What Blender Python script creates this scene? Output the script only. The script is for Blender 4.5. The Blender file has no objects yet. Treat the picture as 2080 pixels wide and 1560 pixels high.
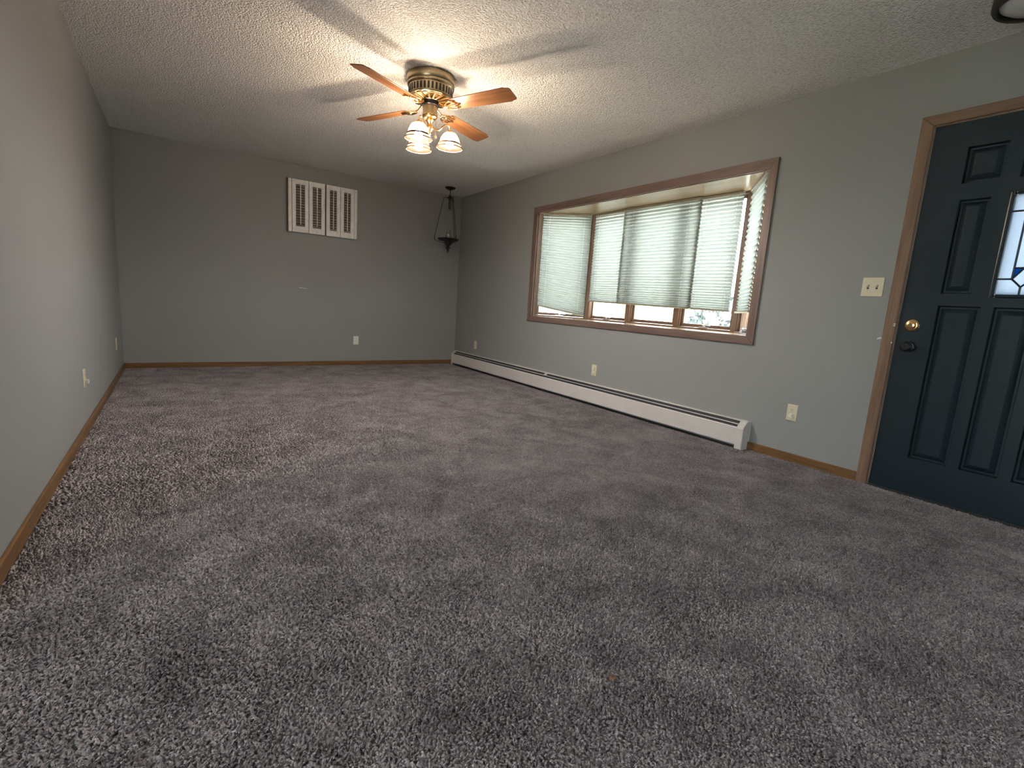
import bpy, math, random
import numpy as np
from mathutils import Vector, Matrix

random.seed(7)
rng = np.random.default_rng(7)
scn = bpy.context.scene
COL = scn.collection

# ------------------------------------------------------------------ camera
cam_d = bpy.data.cameras.new('camera')
cam_d.sensor_width = 36.0
cam_d.lens = 36.0 * 990.45 / 2080.0
cam_d.clip_start = 0.02
cam_d.clip_end = 300
cam = bpy.data.objects.new('camera', cam_d)
COL.objects.link(cam)
FW = Vector((0.5626742, 0.81090054, -0.16074221))
RT = Vector((0.82584286, -0.56011859, 0.0651976))
UP = Vector((0.03716593, 0.16943281, 0.98484071))
cam.matrix_world = Matrix(((RT.x, UP.x, -FW.x, 0.0), (RT.y, UP.y, -FW.y, 0.0),
                           (RT.z, UP.z, -FW.z, 0.95427), (0, 0, 0, 1)))
scn.camera = cam

# ------------------------------------------------------------------ sky, exposure
SKY = 18.0
world = bpy.data.worlds.new('overcast_sky')
scn.world = world
world.use_nodes = True
wn = world.node_tree
bg = wn.nodes['Background']
bg.inputs['Color'].default_value = (0.84, 0.93, 1.0, 1)
bg.inputs['Strength'].default_value = SKY
sun_d = bpy.data.lights.new('sun', 'SUN')
sun_d.energy = 90.0
sun_d.angle = math.radians(1.5)
sun_d.color = (1.0, 0.97, 0.94)
sun = bpy.data.objects.new('sun', sun_d)
COL.objects.link(sun)
sun.rotation_euler = Vector((0.175, 0.47, -0.866)).to_track_quat('-Z', 'Y').to_euler()
scn.view_settings.view_transform = 'Standard'
scn.view_settings.look = 'None'
scn.view_settings.exposure = 0.1
scn.view_settings.gamma = 1.0
scn.view_settings.use_curve_mapping = False
scn.cycles.max_bounces = 8
scn.cycles.diffuse_bounces = 4
scn.cycles.transparent_max_bounces = 10
scn.cycles.use_light_tree = True
scn.cycles.use_adaptive_sampling = True
scn.cycles.adaptive_threshold = 0.03
BULB = 1500.0

# ------------------------------------------------------------------ room numbers
XL, XR, YB, H = -0.488, 3.488, 6.626, 2.44
YREAR, XWEST = -3.2, -2.2
LEND = 1.76            # where the left wall ends (opening to the next room)

# ------------------------------------------------------------------ material helpers
def new_mat(name):
    m = bpy.data.materials.new(name)
    m.use_nodes = True
    nt = m.node_tree
    b = nt.nodes['Principled BSDF']
    return m, nt, b

def N(nt, typ, **kw):
    n = nt.nodes.new(typ)
    for k, v in kw.items():
        if k in n.inputs:
            n.inputs[k].default_value = v
        else:
            setattr(n, k, v)
    return n

def ramp(nt, fac, stops):
    r = nt.nodes.new('ShaderNodeValToRGB')
    e = r.color_ramp.elements
    while len(e) < len(stops):
        e.new(0.5)
    for i, (p, c) in enumerate(stops):
        e[i].position = p
        e[i].color = (c[0], c[1], c[2], 1)
    nt.links.new(fac, r.inputs['Fac'])
    return r.outputs['Color']

def bump(nt, b, height, strength, dist):
    bm_ = nt.nodes.new('ShaderNodeBump')
    bm_.inputs['Strength'].default_value = strength
    bm_.inputs['Distance'].default_value = dist
    nt.links.new(height, bm_.inputs['Height'])
    nt.links.new(bm_.outputs['Normal'], b.inputs['Normal'])

def objco(nt):
    return nt.nodes.new('ShaderNodeTexCoord').outputs['Object']

def worldco(nt):
    return nt.nodes.new('ShaderNodeNewGeometry').outputs['Position']

def plain(name, c, rough=0.5, metal=0.0, spec=0.5, var=0.0, vscale=8.0):
    m, nt, b = new_mat(name)
    b.inputs['Roughness'].default_value = rough
    b.inputs['Metallic'].default_value = metal
    b.inputs['Specular IOR Level'].default_value = spec
    n = N(nt, 'ShaderNodeTexNoise', Scale=vscale, Detail=4.0)
    nt.links.new(worldco(nt), n.inputs['Vector'])
    v = max(var, 0.03)
    col = ramp(nt, n.outputs['Fac'], [(0.3, [x * (1 - v) for x in c]), (0.7, [min(1, x * (1 + v)) for x in c])])
    nt.links.new(col, b.inputs['Base Color'])
    return m

def wood(name, dark, light, axis, scale=1.0, rough=0.4, local=False):
    """oak-like grain running along the given axis (0,1,2)"""
    m, nt, b = new_mat(name)
    b.inputs['Roughness'].default_value = rough
    mp = nt.nodes.new('ShaderNodeMapping')
    s = [26.0 * scale] * 3
    s[axis] = 1.6 * scale
    mp.inputs['Scale'].default_value = s
    nt.links.new(objco(nt) if local else worldco(nt), mp.inputs['Vector'])
    n1 = N(nt, 'ShaderNodeTexNoise', Scale=1.0, Detail=5.0, Roughness=0.6, Distortion=0.6)
    nt.links.new(mp.outputs['Vector'], n1.inputs['Vector'])
    mp2 = nt.nodes.new('ShaderNodeMapping')
    s2 = [180.0 * scale] * 3
    s2[axis] = 6.0 * scale
    mp2.inputs['Scale'].default_value = s2
    nt.links.new(objco(nt) if local else worldco(nt), mp2.inputs['Vector'])
    n2 = N(nt, 'ShaderNodeTexNoise', Scale=1.0, Detail=3.0)
    nt.links.new(mp2.outputs['Vector'], n2.inputs['Vector'])
    mx = N(nt, 'ShaderNodeMix')
    mx.data_type = 'FLOAT'
    mx.inputs[0].default_value = 0.35
    nt.links.new(n1.outputs['Fac'], mx.inputs[2])
    nt.links.new(n2.outputs['Fac'], mx.inputs[3])
    col = ramp(nt, mx.outputs[0], [(0.34, dark), (0.5, [(a + c) / 2 for a, c in zip(dark, light)]), (0.64, light)])
    nt.links.new(col, b.inputs['Base Color'])
    bump(nt, b, n2.outputs['Fac'], 0.08, 0.002)
    return m

# ------------------------------------------------------------------ materials
M = {}
def wall_mat(name, c):
    m, nt, b = new_mat(name)
    b.inputs['Roughness'].default_value = 0.6
    b.inputs['Specular IOR Level'].default_value = 0.35
    n = N(nt, 'ShaderNodeTexNoise', Scale=1.3, Detail=3.0)
    nt.links.new(worldco(nt), n.inputs['Vector'])
    col = ramp(nt, n.outputs['Fac'], [(0.3, [x * 0.97 for x in c]), (0.7, [x * 1.03 for x in c])])
    nt.links.new(col, b.inputs['Base Color'])
    n2 = N(nt, 'ShaderNodeTexNoise', Scale=160.0, Detail=2.0)
    nt.links.new(worldco(nt), n2.inputs['Vector'])
    bump(nt, b, n2.outputs['Fac'], 0.12, 0.002)
    return m
M['wall'] = wall_mat('greige_wall_paint', (0.278, 0.278, 0.277))

def ceiling_mat():
    m, nt, b = new_mat('popcorn_ceiling')
    b.inputs['Roughness'].default_value = 0.95
    b.inputs['Specular IOR Level'].default_value = 0.1
    v = N(nt, 'ShaderNodeTexVoronoi', Scale=95.0, Randomness=1.0)
    nt.links.new(worldco(nt), v.inputs['Vector'])
    n = N(nt, 'ShaderNodeTexNoise', Scale=70.0, Detail=5.0, Roughness=0.7)
    nt.links.new(worldco(nt), n.inputs['Vector'])
    mx = N(nt, 'ShaderNodeMath', operation='SUBTRACT')
    nt.links.new(n.outputs['Fac'], mx.inputs[0])
    nt.links.new(v.outputs['Distance'], mx.inputs[1])
    col = ramp(nt, n.outputs['Fac'], [(0.33, (0.66, 0.655, 0.635)), (0.52, (0.89, 0.885, 0.865))])
    nt.links.new(col, b.inputs['Base Color'])
    bump(nt, b, mx.outputs[0], 0.9, 0.012)
    return m
M['ceiling'] = ceiling_mat()

def carpet_mat(name, pile):
    m, nt, b = new_mat(name)
    b.inputs['Roughness'].default_value = 0.95
    b.inputs['Specular IOR Level'].default_value = 0.05
    pos = worldco(nt)
    n1 = N(nt, 'ShaderNodeTexNoise', Scale=4.2, Detail=6.0, Roughness=0.62, Distortion=0.5)
    n2 = N(nt, 'ShaderNodeTexNoise', Scale=85.0, Detail=3.0, Roughness=0.75)
    nt.links.new(pos, n1.inputs['Vector'])
    nt.links.new(pos, n2.inputs['Vector'])
    mx = N(nt, 'ShaderNodeMix')
    mx.data_type = 'FLOAT'
    mx.inputs[0].default_value = 0.58
    nt.links.new(n1.outputs['Fac'], mx.inputs[2])
    nt.links.new(n2.outputs['Fac'], mx.inputs[3])
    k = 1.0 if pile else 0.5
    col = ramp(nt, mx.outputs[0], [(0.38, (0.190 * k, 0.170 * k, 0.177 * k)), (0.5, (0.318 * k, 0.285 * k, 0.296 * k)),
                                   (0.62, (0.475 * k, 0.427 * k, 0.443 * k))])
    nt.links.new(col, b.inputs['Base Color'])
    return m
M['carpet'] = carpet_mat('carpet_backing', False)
M['pile'] = carpet_mat('carpet_pile', True)

OD, OL = (0.095, 0.045, 0.016), (0.235, 0.118, 0.042)
M['trim_x'] = wood('oak_trim_x', OD, OL, 0)
M['trim_y'] = wood('oak_trim_y', OD, OL, 1)
M['trim_z'] = wood('oak_trim_z', OD, OL, 2)
CD, CL = (0.125, 0.080, 0.066), (0.23, 0.150, 0.124)
M['case_y'] = wood('casing_oak_y', CD, CL, 1)
M['case_z'] = wood('casing_oak_z', CD, CL, 2)
DD, DL = (0.135, 0.078, 0.050), (0.27, 0.163, 0.105)
M['dcase_y'] = wood('door_casing_oak_y', DD, DL, 1)
M['dcase_z'] = wood('door_casing_oak_z', DD, DL, 2)
M['birch'] = wood('varnished_birch', (0.46, 0.33, 0.20), (0.60, 0.46, 0.31), 1, 0.5, rough=0.16)
M['sash'] = wood('window_sash_wood', (0.10, 0.055, 0.035), (0.19, 0.11, 0.07), 2)
M['blade'] = wood('fan_blade_oak', (0.11, 0.045, 0.018), (0.29, 0.135, 0.055), 0, 0.8, rough=0.3, local=True)
M['white'] = plain('white_enamel', (0.66, 0.63, 0.60), 0.35)
M['heater'] = plain('heater_enamel', (0.60, 0.56, 0.54), 0.35)
M['ivory'] = plain('ivory_plastic', (0.66, 0.58, 0.44), 0.35)
M['white_plastic'] = plain('white_plastic', (0.72, 0.70, 0.67), 0.35)
M['shutter'] = plain('shutter_paint', (0.84, 0.82, 0.79), 0.5, var=0.08, vscale=25)
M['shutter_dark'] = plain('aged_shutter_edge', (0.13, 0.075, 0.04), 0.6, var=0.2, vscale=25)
M['louver'] = plain('louver_paint', (0.36, 0.34, 0.28), 0.5, var=0.1)
M['rail'] = plain('backlit_rail', (0.30, 0.27, 0.20), 0.5)  # rails coloured dark so they read as backlit
M['dark'] = plain('dark_void', (0.012, 0.012, 0.014), 0.7)
M['slot_shadow'] = plain('heater_slot_shadow', (0.02, 0.022, 0.028), 0.6)  # near-black colour in place of the shade inside the heater
M['brass'] = plain('polished_brass', (0.78, 0.50, 0.22), 0.22, 1.0)
M['antique'] = plain('antique_brass', (0.34, 0.27, 0.175), 0.34, 1.0, var=0.1)
M['bronze'] = plain('dark_bronze', (0.045, 0.04, 0.038), 0.4, 0.6)
M['black_metal'] = plain('black_metal', (0.012, 0.012, 0.015), 0.35, 0.3)
M['chrome'] = plain('worn_nickel', (0.55, 0.56, 0.58), 0.3, 1.0)
M['door'] = plain('black_door_paint', (0.010, 0.020, 0.028), 0.27, spec=0.6)
M['came'] = plain('lead_came', (0.02, 0.025, 0.035), 0.4, 0.4)
M['lampwhite'] = plain('opal_glass_diffuser', (0.55, 0.57, 0.58), 0.25)
M['leafbrown'] = plain('dry_leaf', (0.16, 0.075, 0.04), 0.8, var=0.3, vscale=90)
M['chip'] = plain('bare_plaster_chip', (0.70, 0.68, 0.66), 0.8)
M['copper'] = plain('copper_clip', (0.25, 0.09, 0.05), 0.5, 0.5)
M['band'] = plain('brown_painted_line', (0.045, 0.02, 0.010), 0.6)
M['grass'] = plain('lawn_grass', (0.07, 0.12, 0.03), 0.9, var=0.35, vscale=3)
M['asphalt'] = plain('asphalt', (0.14, 0.14, 0.15), 0.9, var=0.15, vscale=4)
M['concrete'] = plain('concrete', (0.50, 0.49, 0.47), 0.9, var=0.1)
M['bounce_concrete'] = plain('pale_bounce_concrete', (0.72, 0.71, 0.69), 0.9, var=0.06)  # extra bright, to reflect more daylight up through the bay
M['siding'] = plain('white_siding', (0.78, 0.78, 0.78), 0.6)
M['shingle'] = plain('roof_shingles', (0.12, 0.115, 0.115), 0.9, var=0.2, vscale=20)
M['farglass'] = plain('far_window_glass', (0.06, 0.08, 0.11), 0.1)
M['foliage'] = plain('blue_green_foliage', (0.014, 0.024, 0.024), 0.6, var=0.4, vscale=14)
M['bark'] = plain('bark', (0.06, 0.045, 0.035), 0.9, var=0.3, vscale=20)
M['blossom'] = plain('white_blossom', (0.7, 0.7, 0.68), 0.8)

def glass_mat(name, tint=(0.96, 0.98, 0.97), refl=0.07, frost=0.0):
    m = bpy.data.materials.new(name)
    m.use_nodes = True
    nt = m.node_tree
    nt.nodes.clear()
    out = N(nt, 'ShaderNodeOutputMaterial')
    tr = N(nt, 'ShaderNodeBsdfTransparent')
    tr.inputs['Color'].default_value = (*tint, 1)
    gl = N(nt, 'ShaderNodeBsdfGlossy', Roughness=0.04)
    gl.inputs['Color'].default_value = (1, 1, 1, 1)
    last = tr.outputs[0]
    if frost > 0:
        ts = N(nt, 'ShaderNodeBsdfTranslucent')
        ts.inputs['Color'].default_value = (*tint, 1)
        mx = N(nt, 'ShaderNodeMixShader')
        mx.inputs[0].default_value = frost
        nt.links.new(last, mx.inputs[1])
        nt.links.new(ts.outputs[0], mx.inputs[2])
        last = mx.outputs[0]
    m2 = N(nt, 'ShaderNodeMixShader')
    m2.inputs[0].default_value = refl
    nt.links.new(last, m2.inputs[1])
    nt.links.new(gl.outputs[0], m2.inputs[2])
    nt.links.new(m2.outputs[0], out.inputs['Surface'])
    return m
M['glass'] = glass_mat('window_glass')
M['doorglass'] = glass_mat('frosted_door_glass', (0.20, 0.224, 0.25), 0.04, 0.88)
M['doorblue'] = glass_mat('blue_door_glass', (0.010, 0.055, 0.130), 0.04, 0.9)
M['chimney'] = glass_mat('lamp_chimney_glass', (0.82, 0.82, 0.8), 0.25, 0.25)

def fabric_mat():
    m = bpy.data.materials.new('pleated_shade_fabric')
    m.use_nodes = True
    nt = m.node_tree
    nt.nodes.clear()
    out = N(nt, 'ShaderNodeOutputMaterial')
    mp = nt.nodes.new('ShaderNodeMapping')
    mp.inputs['Scale'].default_value = (14, 14, 220)
    nt.links.new(worldco(nt), mp.inputs['Vector'])
    n = N(nt, 'ShaderNodeTexNoise', Scale=1.0, Detail=4.0)
    nt.links.new(mp.outputs['Vector'], n.inputs['Vector'])
    c1 = ramp(nt, n.outputs['Fac'], [(0.35, (0.086, 0.0908, 0.0826)), (0.65, (0.098, 0.1038, 0.0952))])
    c2 = ramp(nt, n.outputs['Fac'], [(0.3, (0.13, 0.128, 0.112)), (0.7, (0.15, 0.148, 0.13))])
    ts = N(nt, 'ShaderNodeBsdfTranslucent')
    df = N(nt, 'ShaderNodeBsdfDiffuse')
    nt.links.new(c1, ts.inputs['Color'])
    nt.links.new(c2, df.inputs['Color'])
    ad = N(nt, 'ShaderNodeAddShader')
    nt.links.new(ts.outputs[0], ad.inputs[0])
    nt.links.new(df.outputs[0], ad.inputs[1])
    nt.links.new(ad.outputs[0], out.inputs['Surface'])
    return m
M['fabric'] = fabric_mat()

def lampshade_mat():
    m = bpy.data.materials.new('frosted_ribbed_lamp_glass')
    m.use_nodes = True
    nt = m.node_tree
    nt.nodes.clear()
    out = N(nt, 'ShaderNodeOutputMaterial')
    n = N(nt, 'ShaderNodeTexNoise', Scale=40.0)
    nt.links.new(worldco(nt), n.inputs['Vector'])
    col = ramp(nt, n.outputs['Fac'], [(0.3, (0.028, 0.0195, 0.0120)), (0.7, (0.032, 0.0226, 0.0142))])
    ts = N(nt, 'ShaderNodeBsdfTranslucent')
    df = N(nt, 'ShaderNodeBsdfDiffuse')
    tr = N(nt, 'ShaderNodeBsdfTransparent')
    tr.inputs['Color'].default_value = (1.0, 0.82, 0.67, 1)
    for s in (ts, df):
        nt.links.new(col, s.inputs['Color'])
    m1 = N(nt, 'ShaderNodeMixShader')
    m1.inputs[0].default_value = 0.35
    nt.links.new(ts.outputs[0], m1.inputs[1])
    nt.links.new(df.outputs[0], m1.inputs[2])
    m2 = N(nt, 'ShaderNodeMixShader')
    m2.inputs[0].default_value = 0.33
    nt.links.new(m1.outputs[0], m2.inputs[1])
    nt.links.new(tr.outputs[0], m2.inputs[2])
    nt.links.new(m2.outputs[0], out.inputs['Surface'])
    return m
M['lampshade'] = lampshade_mat()

def bulb_mat():
    m = bpy.data.materials.new('lit_bulb')
    m.use_nodes = True
    nt = m.node_tree
    nt.nodes.clear()
    out = N(nt, 'ShaderNodeOutputMaterial')
    em = N(nt, 'ShaderNodeEmission', Strength=BULB)
    em.inputs['Color'].default_value = (1.0, 0.935, 0.84, 1)
    nt.links.new(em.outputs[0], out.inputs['Surface'])
    return m
M['bulb'] = bulb_mat()

# ------------------------------------------------------------------ mesh builder
ORG = {}
class MB:
    def __init__(self, mat4=None):
        self.v, self.f, self.m = [], [], mat4
    def pt(self, p):
        p = Vector(p)
        if self.m is not None:
            p = self.m @ p
        self.v.append(p)
        return len(self.v) - 1
    def face(self, pts):
        self.f.append([self.pt(p) for p in pts])
        return self
    def box(self, x0, x1, y0, y1, z0, z1):
        i = [self.pt((x, y, z)) for z in (z0, z1) for y in (y0, y1) for x in (x0, x1)]
        for q in ((0, 2, 3, 1), (4, 5, 7, 6), (0, 1, 5, 4), (2, 6, 7, 3), (0, 4, 6, 2), (1, 3, 7, 5)):
            self.f.append([i[k] for k in q])
        return self
    def prism(self, poly, to3, h0, h1):
        """poly in 2D, to3(a, b, h) -> 3D point"""
        n = len(poly)
        lo = [self.pt(to3(a, b, h0)) for a, b in poly]
        hi = [self.pt(to3(a, b, h1)) for a, b in poly]
        self.f.append(lo[::-1])
        self.f.append(hi)
        for k in range(n):
            j = (k + 1) % n
            self.f.append([lo[k], lo[j], hi[j], hi[k]])
        return self
    def lathe(self, prof, c=(0, 0, 0), n=24, wob=None, ax=None):
        """profile of (r, h) around axis (z by default)"""
        c = Vector(c)
        ax = Vector(ax).normalized() if ax is not None else Vector((0, 0, 1))
        u = ax.orthogonal().normalized() if ax.z < 0.999 else Vector((1, 0, 0))
        w = ax.cross(u)
        rows = []
        for r, h in prof:
            row = []
            for k in range(n):
                a = 2 * math.pi * k / n
                rr = r * (wob(k, r, h) if wob else 1)
                row.append(self.pt(c + u * (rr * math.cos(a)) + w * (rr * math.sin(a)) + ax * h))
            rows.append(row)
        for a, b in zip(rows, rows[1:]):
            for k in range(n):
                j = (k + 1) % n
                self.f.append([a[k], a[j], b[j], b[k]])
        if prof[0][0] > 1e-6:
            self.f.append(rows[0][::-1]) if prof[0] != prof[-1] else None
        if prof[-1][0] > 1e-6 and prof[0] != prof[-1]:
            self.f.append(rows[-1])
        return self
    def shell(self, prof, c, n=32, wob=None):
        """open lathe surface of revolution, not capped"""
        c = Vector(c)
        rows = []
        for r, h in prof:
            rows.append([self.pt(c + Vector((r * (wob(k) if wob else 1) * math.cos(2 * math.pi * k / n),
                                             r * (wob(k) if wob else 1) * math.sin(2 * math.pi * k / n), h))) for k in range(n)])
        for a, b in zip(rows, rows[1:]):
            for k in range(n):
                j = (k + 1) % n
                self.f.append([a[k], a[j], b[j], b[k]])
        return self
    def tube(self, pts, r, n=8):
        pts = [Vector(p) for p in pts]
        rows = []
        for i, p in enumerate(pts):
            d = (pts[min(i + 1, len(pts) - 1)] - pts[max(i - 1, 0)]).normalized()
            u = d.orthogonal().normalized() if i == 0 else (u - d * u.dot(d)).normalized()
            w = d.cross(u)
            rr = r[i] if isinstance(r, (list, tuple)) else r
            rows.append([self.pt(p + u * (rr * math.cos(2 * math.pi * k / n)) + w * (rr * math.sin(2 * math.pi * k / n))) for k in range(n)])
        for a, b in zip(rows, rows[1:]):
            for k in range(n):
                j = (k + 1) % n
                self.f.append([a[k], a[j], b[j], b[k]])
        self.f.append(rows[0][::-1])
        self.f.append(rows[-1])
        return self
    def build(self, name, mat, parent=None, smooth=False, bevel=0.0, org=None):
        o3 = Vector(org) if org is not None else (ORG.get(parent, Vector((0, 0, 0))) if parent else Vector((0, 0, 0)))
        me = bpy.data.meshes.new(name)
        me.from_pydata([tuple(p - o3) for p in self.v], [], self.f)
        me.update()
        me.materials.append(M[mat])
        if smooth:
            me.polygons.foreach_set('use_smooth', [True] * len(me.polygons))
        o = bpy.data.objects.new(name, me)
        COL.objects.link(o)
        if parent:
            o.parent = parent
        elif org is not None:
            o.location = o3
        ORG[o] = o3
        if bevel > 0:
            b = o.modifiers.new('bevel', 'BEVEL')
            b.width = bevel
            b.segments = 2
            b.limit_method = 'ANGLE'
        if smooth:
            e = o.modifiers.new('edges', 'EDGE_SPLIT')
            e.split_angle = math.radians(42)
        return o

def thing(name, loc, label, cat, group=None, kind=None):
    o = bpy.data.objects.new(name, None)
    o.empty_display_size = 0.05
    COL.objects.link(o)
    o.location = loc
    ORG[o] = Vector(loc)
    return tag(o, label, cat, group, kind)

def tag(o, label, cat=None, group=None, kind=None):
    o['label'] = label
    if cat:
        o['category'] = cat
    if group:
        o['group'] = group
    if kind:
        o['kind'] = kind
    return o

def wall_with_holes(name, axis, p0, p1, a0, a1, z0, z1, holes, mat='wall'):
    """slab from p0 to p1 along axis (0: x, 1: y); spans a0..a1 on the other axis; holes = (a, b, za, zb)"""
    A = sorted({a0, a1, *[h[0] for h in holes], *[h[1] for h in holes]})
    Z = sorted({z0, z1, *[h[2] for h in holes], *[h[3] for h in holes]})
    mb = MB()
    P = (lambda p, a, z: (p, a, z)) if axis == 0 else (lambda p, a, z: (a, p, z))
    solid = {}
    for i in range(len(A) - 1):
        for j in range(len(Z) - 1):
            ca, cz = (A[i] + A[i + 1]) / 2, (Z[j] + Z[j + 1]) / 2
            solid[i, j] = not any(h[0] < ca < h[1] and h[2] < cz < h[3] for h in holes)
    for (i, j), s in solid.items():
        if not s:
            continue
        for p in (p0, p1):
            mb.face([P(p, A[i], Z[j]), P(p, A[i + 1], Z[j]), P(p, A[i + 1], Z[j + 1]), P(p, A[i], Z[j + 1])])
        if not solid.get((i - 1, j)):
            mb.face([P(p0, A[i], Z[j]), P(p1, A[i], Z[j]), P(p1, A[i], Z[j + 1]), P(p0, A[i], Z[j + 1])])
        if not solid.get((i + 1, j)):
            mb.face([P(p0, A[i + 1], Z[j]), P(p1, A[i + 1], Z[j]), P(p1, A[i + 1], Z[j + 1]), P(p0, A[i + 1], Z[j + 1])])
        if not solid.get((i, j - 1)):
            mb.face([P(p0, A[i], Z[j]), P(p1, A[i], Z[j]), P(p1, A[i + 1], Z[j]), P(p0, A[i + 1], Z[j])])
        if not solid.get((i, j + 1)):
            mb.face([P(p0, A[i], Z[j + 1]), P(p1, A[i], Z[j + 1]), P(p1, A[i + 1], Z[j + 1]), P(p0, A[i + 1], Z[j + 1])])
    return mb.build(name, mat)

# ================================================================== the setting
fl = MB().box(XWEST - 0.15, XR + 0.15, YREAR - 0.15, YB + 0.15, -0.2, 0.0).build('floor', 'carpet')
tag(fl, 'grey carpeted floor of the empty living room', 'floor', kind='structure')
ce = MB().box(XWEST - 0.15, XR + 0.15, YREAR - 0.15, YB + 0.15, H, H + 0.25).build('ceiling', 'ceiling')
tag(ce, 'off-white popcorn textured ceiling', 'ceiling', kind='structure')
wl = MB().box(XL - 0.13, XL, LEND, YB, 0, H).build('wall_left', 'wall')
tag(wl, 'plain greige wall along the left side', 'wall', kind='structure')
wb = MB().box(XWEST - 0.15, XR + 0.15, YB, YB + 0.15, 0, H).build('wall_back', 'wall')
tag(wb, 'greige far end wall carrying the small white shutters', 'wall', kind='structure')
WIN_Y0, WIN_Y1, WIN_Z0, WIN_Z1 = 2.018, 4.705, 0.838, 2.006
D_Y0, D_Y1, D_Z1 = 0.170, 1.115, 2.072
wr = wall_with_holes('wall_right', 0, XR, XR + 0.14, YREAR - 0.15, YB, 0, H,
                     [(1.975, 4.765, 0.795, 2.05), (D_Y0, D_Y1, 0.0, D_Z1)])
tag(wr, 'greige long wall with the bay window and the black door', 'wall', kind='structure')
ww = wall_with_holes('wall_west', 0, XWEST - 0.15, XWEST, YREAR - 0.15, YB, 0, H, [(-0.80, 0.27, 0.06, 2.25)])
tag(ww, 'greige wall of the adjoining room behind the left wall', 'wall', kind='structure')
wre = wall_with_holes('wall_rear', 1, YREAR - 0.15, YREAR, XWEST, XR, 0, H, [(2.3, 2.9, 1.0, 2.0)])
tag(wre, 'greige wall behind the camera', 'wall', kind='structure')
wn_ = MB().box(XWEST, XL - 0.13, LEND + 0.6, LEND + 0.73, 0, H).build('wall_north', 'wall')
tag(wn_, 'partition wall of the adjoining room', 'wall', kind='structure')

def simple_window(name, axis, p, a0, a1, z0, z1, label):
    t = thing(name, (0, 0, 0), label, 'window', kind='structure')
    P = (lambda mb, a, b, za, zb, d0, d1: mb.box(p + d0, p + d1, a, b, za, zb)) if axis == 0 else \
        (lambda mb, a, b, za, zb, d0, d1: mb.box(a, b, p + d0, p + d1, za, zb))
    w = 0.05
    fr = MB()
    P(fr, a0, a0 + w, z0, z1, -0.04, 0.04); P(fr, a1 - w, a1, z0, z1, -0.04, 0.04)
    P(fr, a0 + w, a1 - w, z0, z0 + w, -0.04, 0.04); P(fr, a0 + w, a1 - w, z1 - w, z1, -0.04, 0.04)
    mid = (a0 + a1) / 2
    P(fr, mid - w / 2, mid + w / 2, z0 + w, z1 - w, -0.03, 0.03)
    fr.build('window_frame', 'white', t)
    g = MB()
    P(g, a0 + w, mid - w / 2, z0 + w, z1 - w, -0.003, 0.003)
    g.build('glass_pane', 'glass', t)
    g = MB()
    P(g, mid + w / 2, a1 - w, z0 + w, z1 - w, -0.003, 0.003)
    g.build('glass_pane', 'glass', t)
simple_window('window_2', 0, XWEST - 0.08, -0.80, 0.27, 0.06, 2.25, 'glass patio door in the adjoining room')
simple_window('fill_window', 1, YREAR - 0.08, 2.3, 2.9, 1.0, 2.0, 'added narrow window behind the camera, letting in fill daylight')  # unseen window, added to give the room more fill daylight

# baseboards
BH, BT = 0.064, 0.013
def baseboard(name, mb, mat, label):
    o = mb.build(name, mat, bevel=0.004)
    tag(o, label, 'baseboard', kind='structure')
baseboard('baseboard_left', MB().box(XL, XL + BT, LEND, YB, 0, BH), 'trim_y', 'oak baseboard along the left wall')
baseboard('baseboard_back', MB().box(XL + BT, XR, YB - BT, YB, 0, BH), 'trim_x', 'oak baseboard along the far wall')
baseboard('baseboard_right', MB().box(XR - BT, XR, 1.172, 1.90, 0, BH), 'trim_y', 'short oak baseboard between heater and door')

# ------------------------------------------------------------------ bay window
win = thing('window_1', (XR, 3.36, WIN_Z0), 'bay window with stained wood casing and five casement panes', 'window', kind='structure')
cx0, cx1 = XR - 0.018, XR
oy0, oy1, oz0, oz1 = 1.957, 4.785, 0.776, 2.078
def casing(poly, mat):
    MB().prism(poly, lambda a, b, h: (h, a, b), cx0, cx1).build('casing_board', mat, win, bevel=0.003)
casing([(oy0, oz1), (oy1, oz1), (WIN_Y1, WIN_Z1), (WIN_Y0, WIN_Z1)], 'case_y')
casing([(oy0, oz0), (oy1, oz0), (WIN_Y1, WIN_Z0), (WIN_Y0, WIN_Z0)], 'case_y')
casing([(oy0, oz0), (WIN_Y0, WIN_Z0), (WIN_Y0, WIN_Z1), (oy0, oz1)], 'case_z')
casing([(oy1, oz0), (WIN_Y1, WIN_Z0), (WIN_Y1, WIN_Z1), (oy1, oz1)], 'case_z')
A0, A1, A2, A3 = Vector((3.492, 4.703)), Vector((3.93, 4.245)), Vector((3.935, 2.40)), Vector((3.492, 2.02))
def seg(P, Q):
    T = (Q - P).normalized()
    Nn = Vector((-T.y, T.x))
    return T, Nn, (Q - P).length
def segmat(P, Q):
    T, Nn, L = seg(P, Q)
    return Matrix(((T.x, Nn.x, 0, P.x), (T.y, Nn.y, 0, P.y), (0, 0, 1, 0), (0, 0, 0, 1))), L
ow = 0.13
bay_poly = [(XR, A0.y), (A0.x, A0.y), (A1.x, A1.y), (A2.x, A2.y), (A3.x, A3.y), (XR, A3.y)]
bay_out = [(XR + 0.02, 4.76), (3.60, 4.76), (A1.x + 0.12, A1.y + 0.06), (A2.x + 0.12, A2.y - 0.06), (3.60, 1.98), (XR + 0.02, 1.98)]
flat = lambda a, b, h: (a, b, h)
MB().prism(bay_out, flat, WIN_Z1, WIN_Z1 + 0.03).build('head_board', 'birch', win)
MB().prism(bay_out, flat, WIN_Z0 - 0.03, WIN_Z0).build('seat_board', 'birch', win)
MB().prism(bay_out, flat, WIN_Z1 + 0.03, WIN_Z1 + 0.16).build('bay_roof', 'shingle', win)
MB().prism(bay_out, flat, WIN_Z0 - 0.22, WIN_Z0 - 0.03).build('bay_skirt', 'siding', win)
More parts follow.
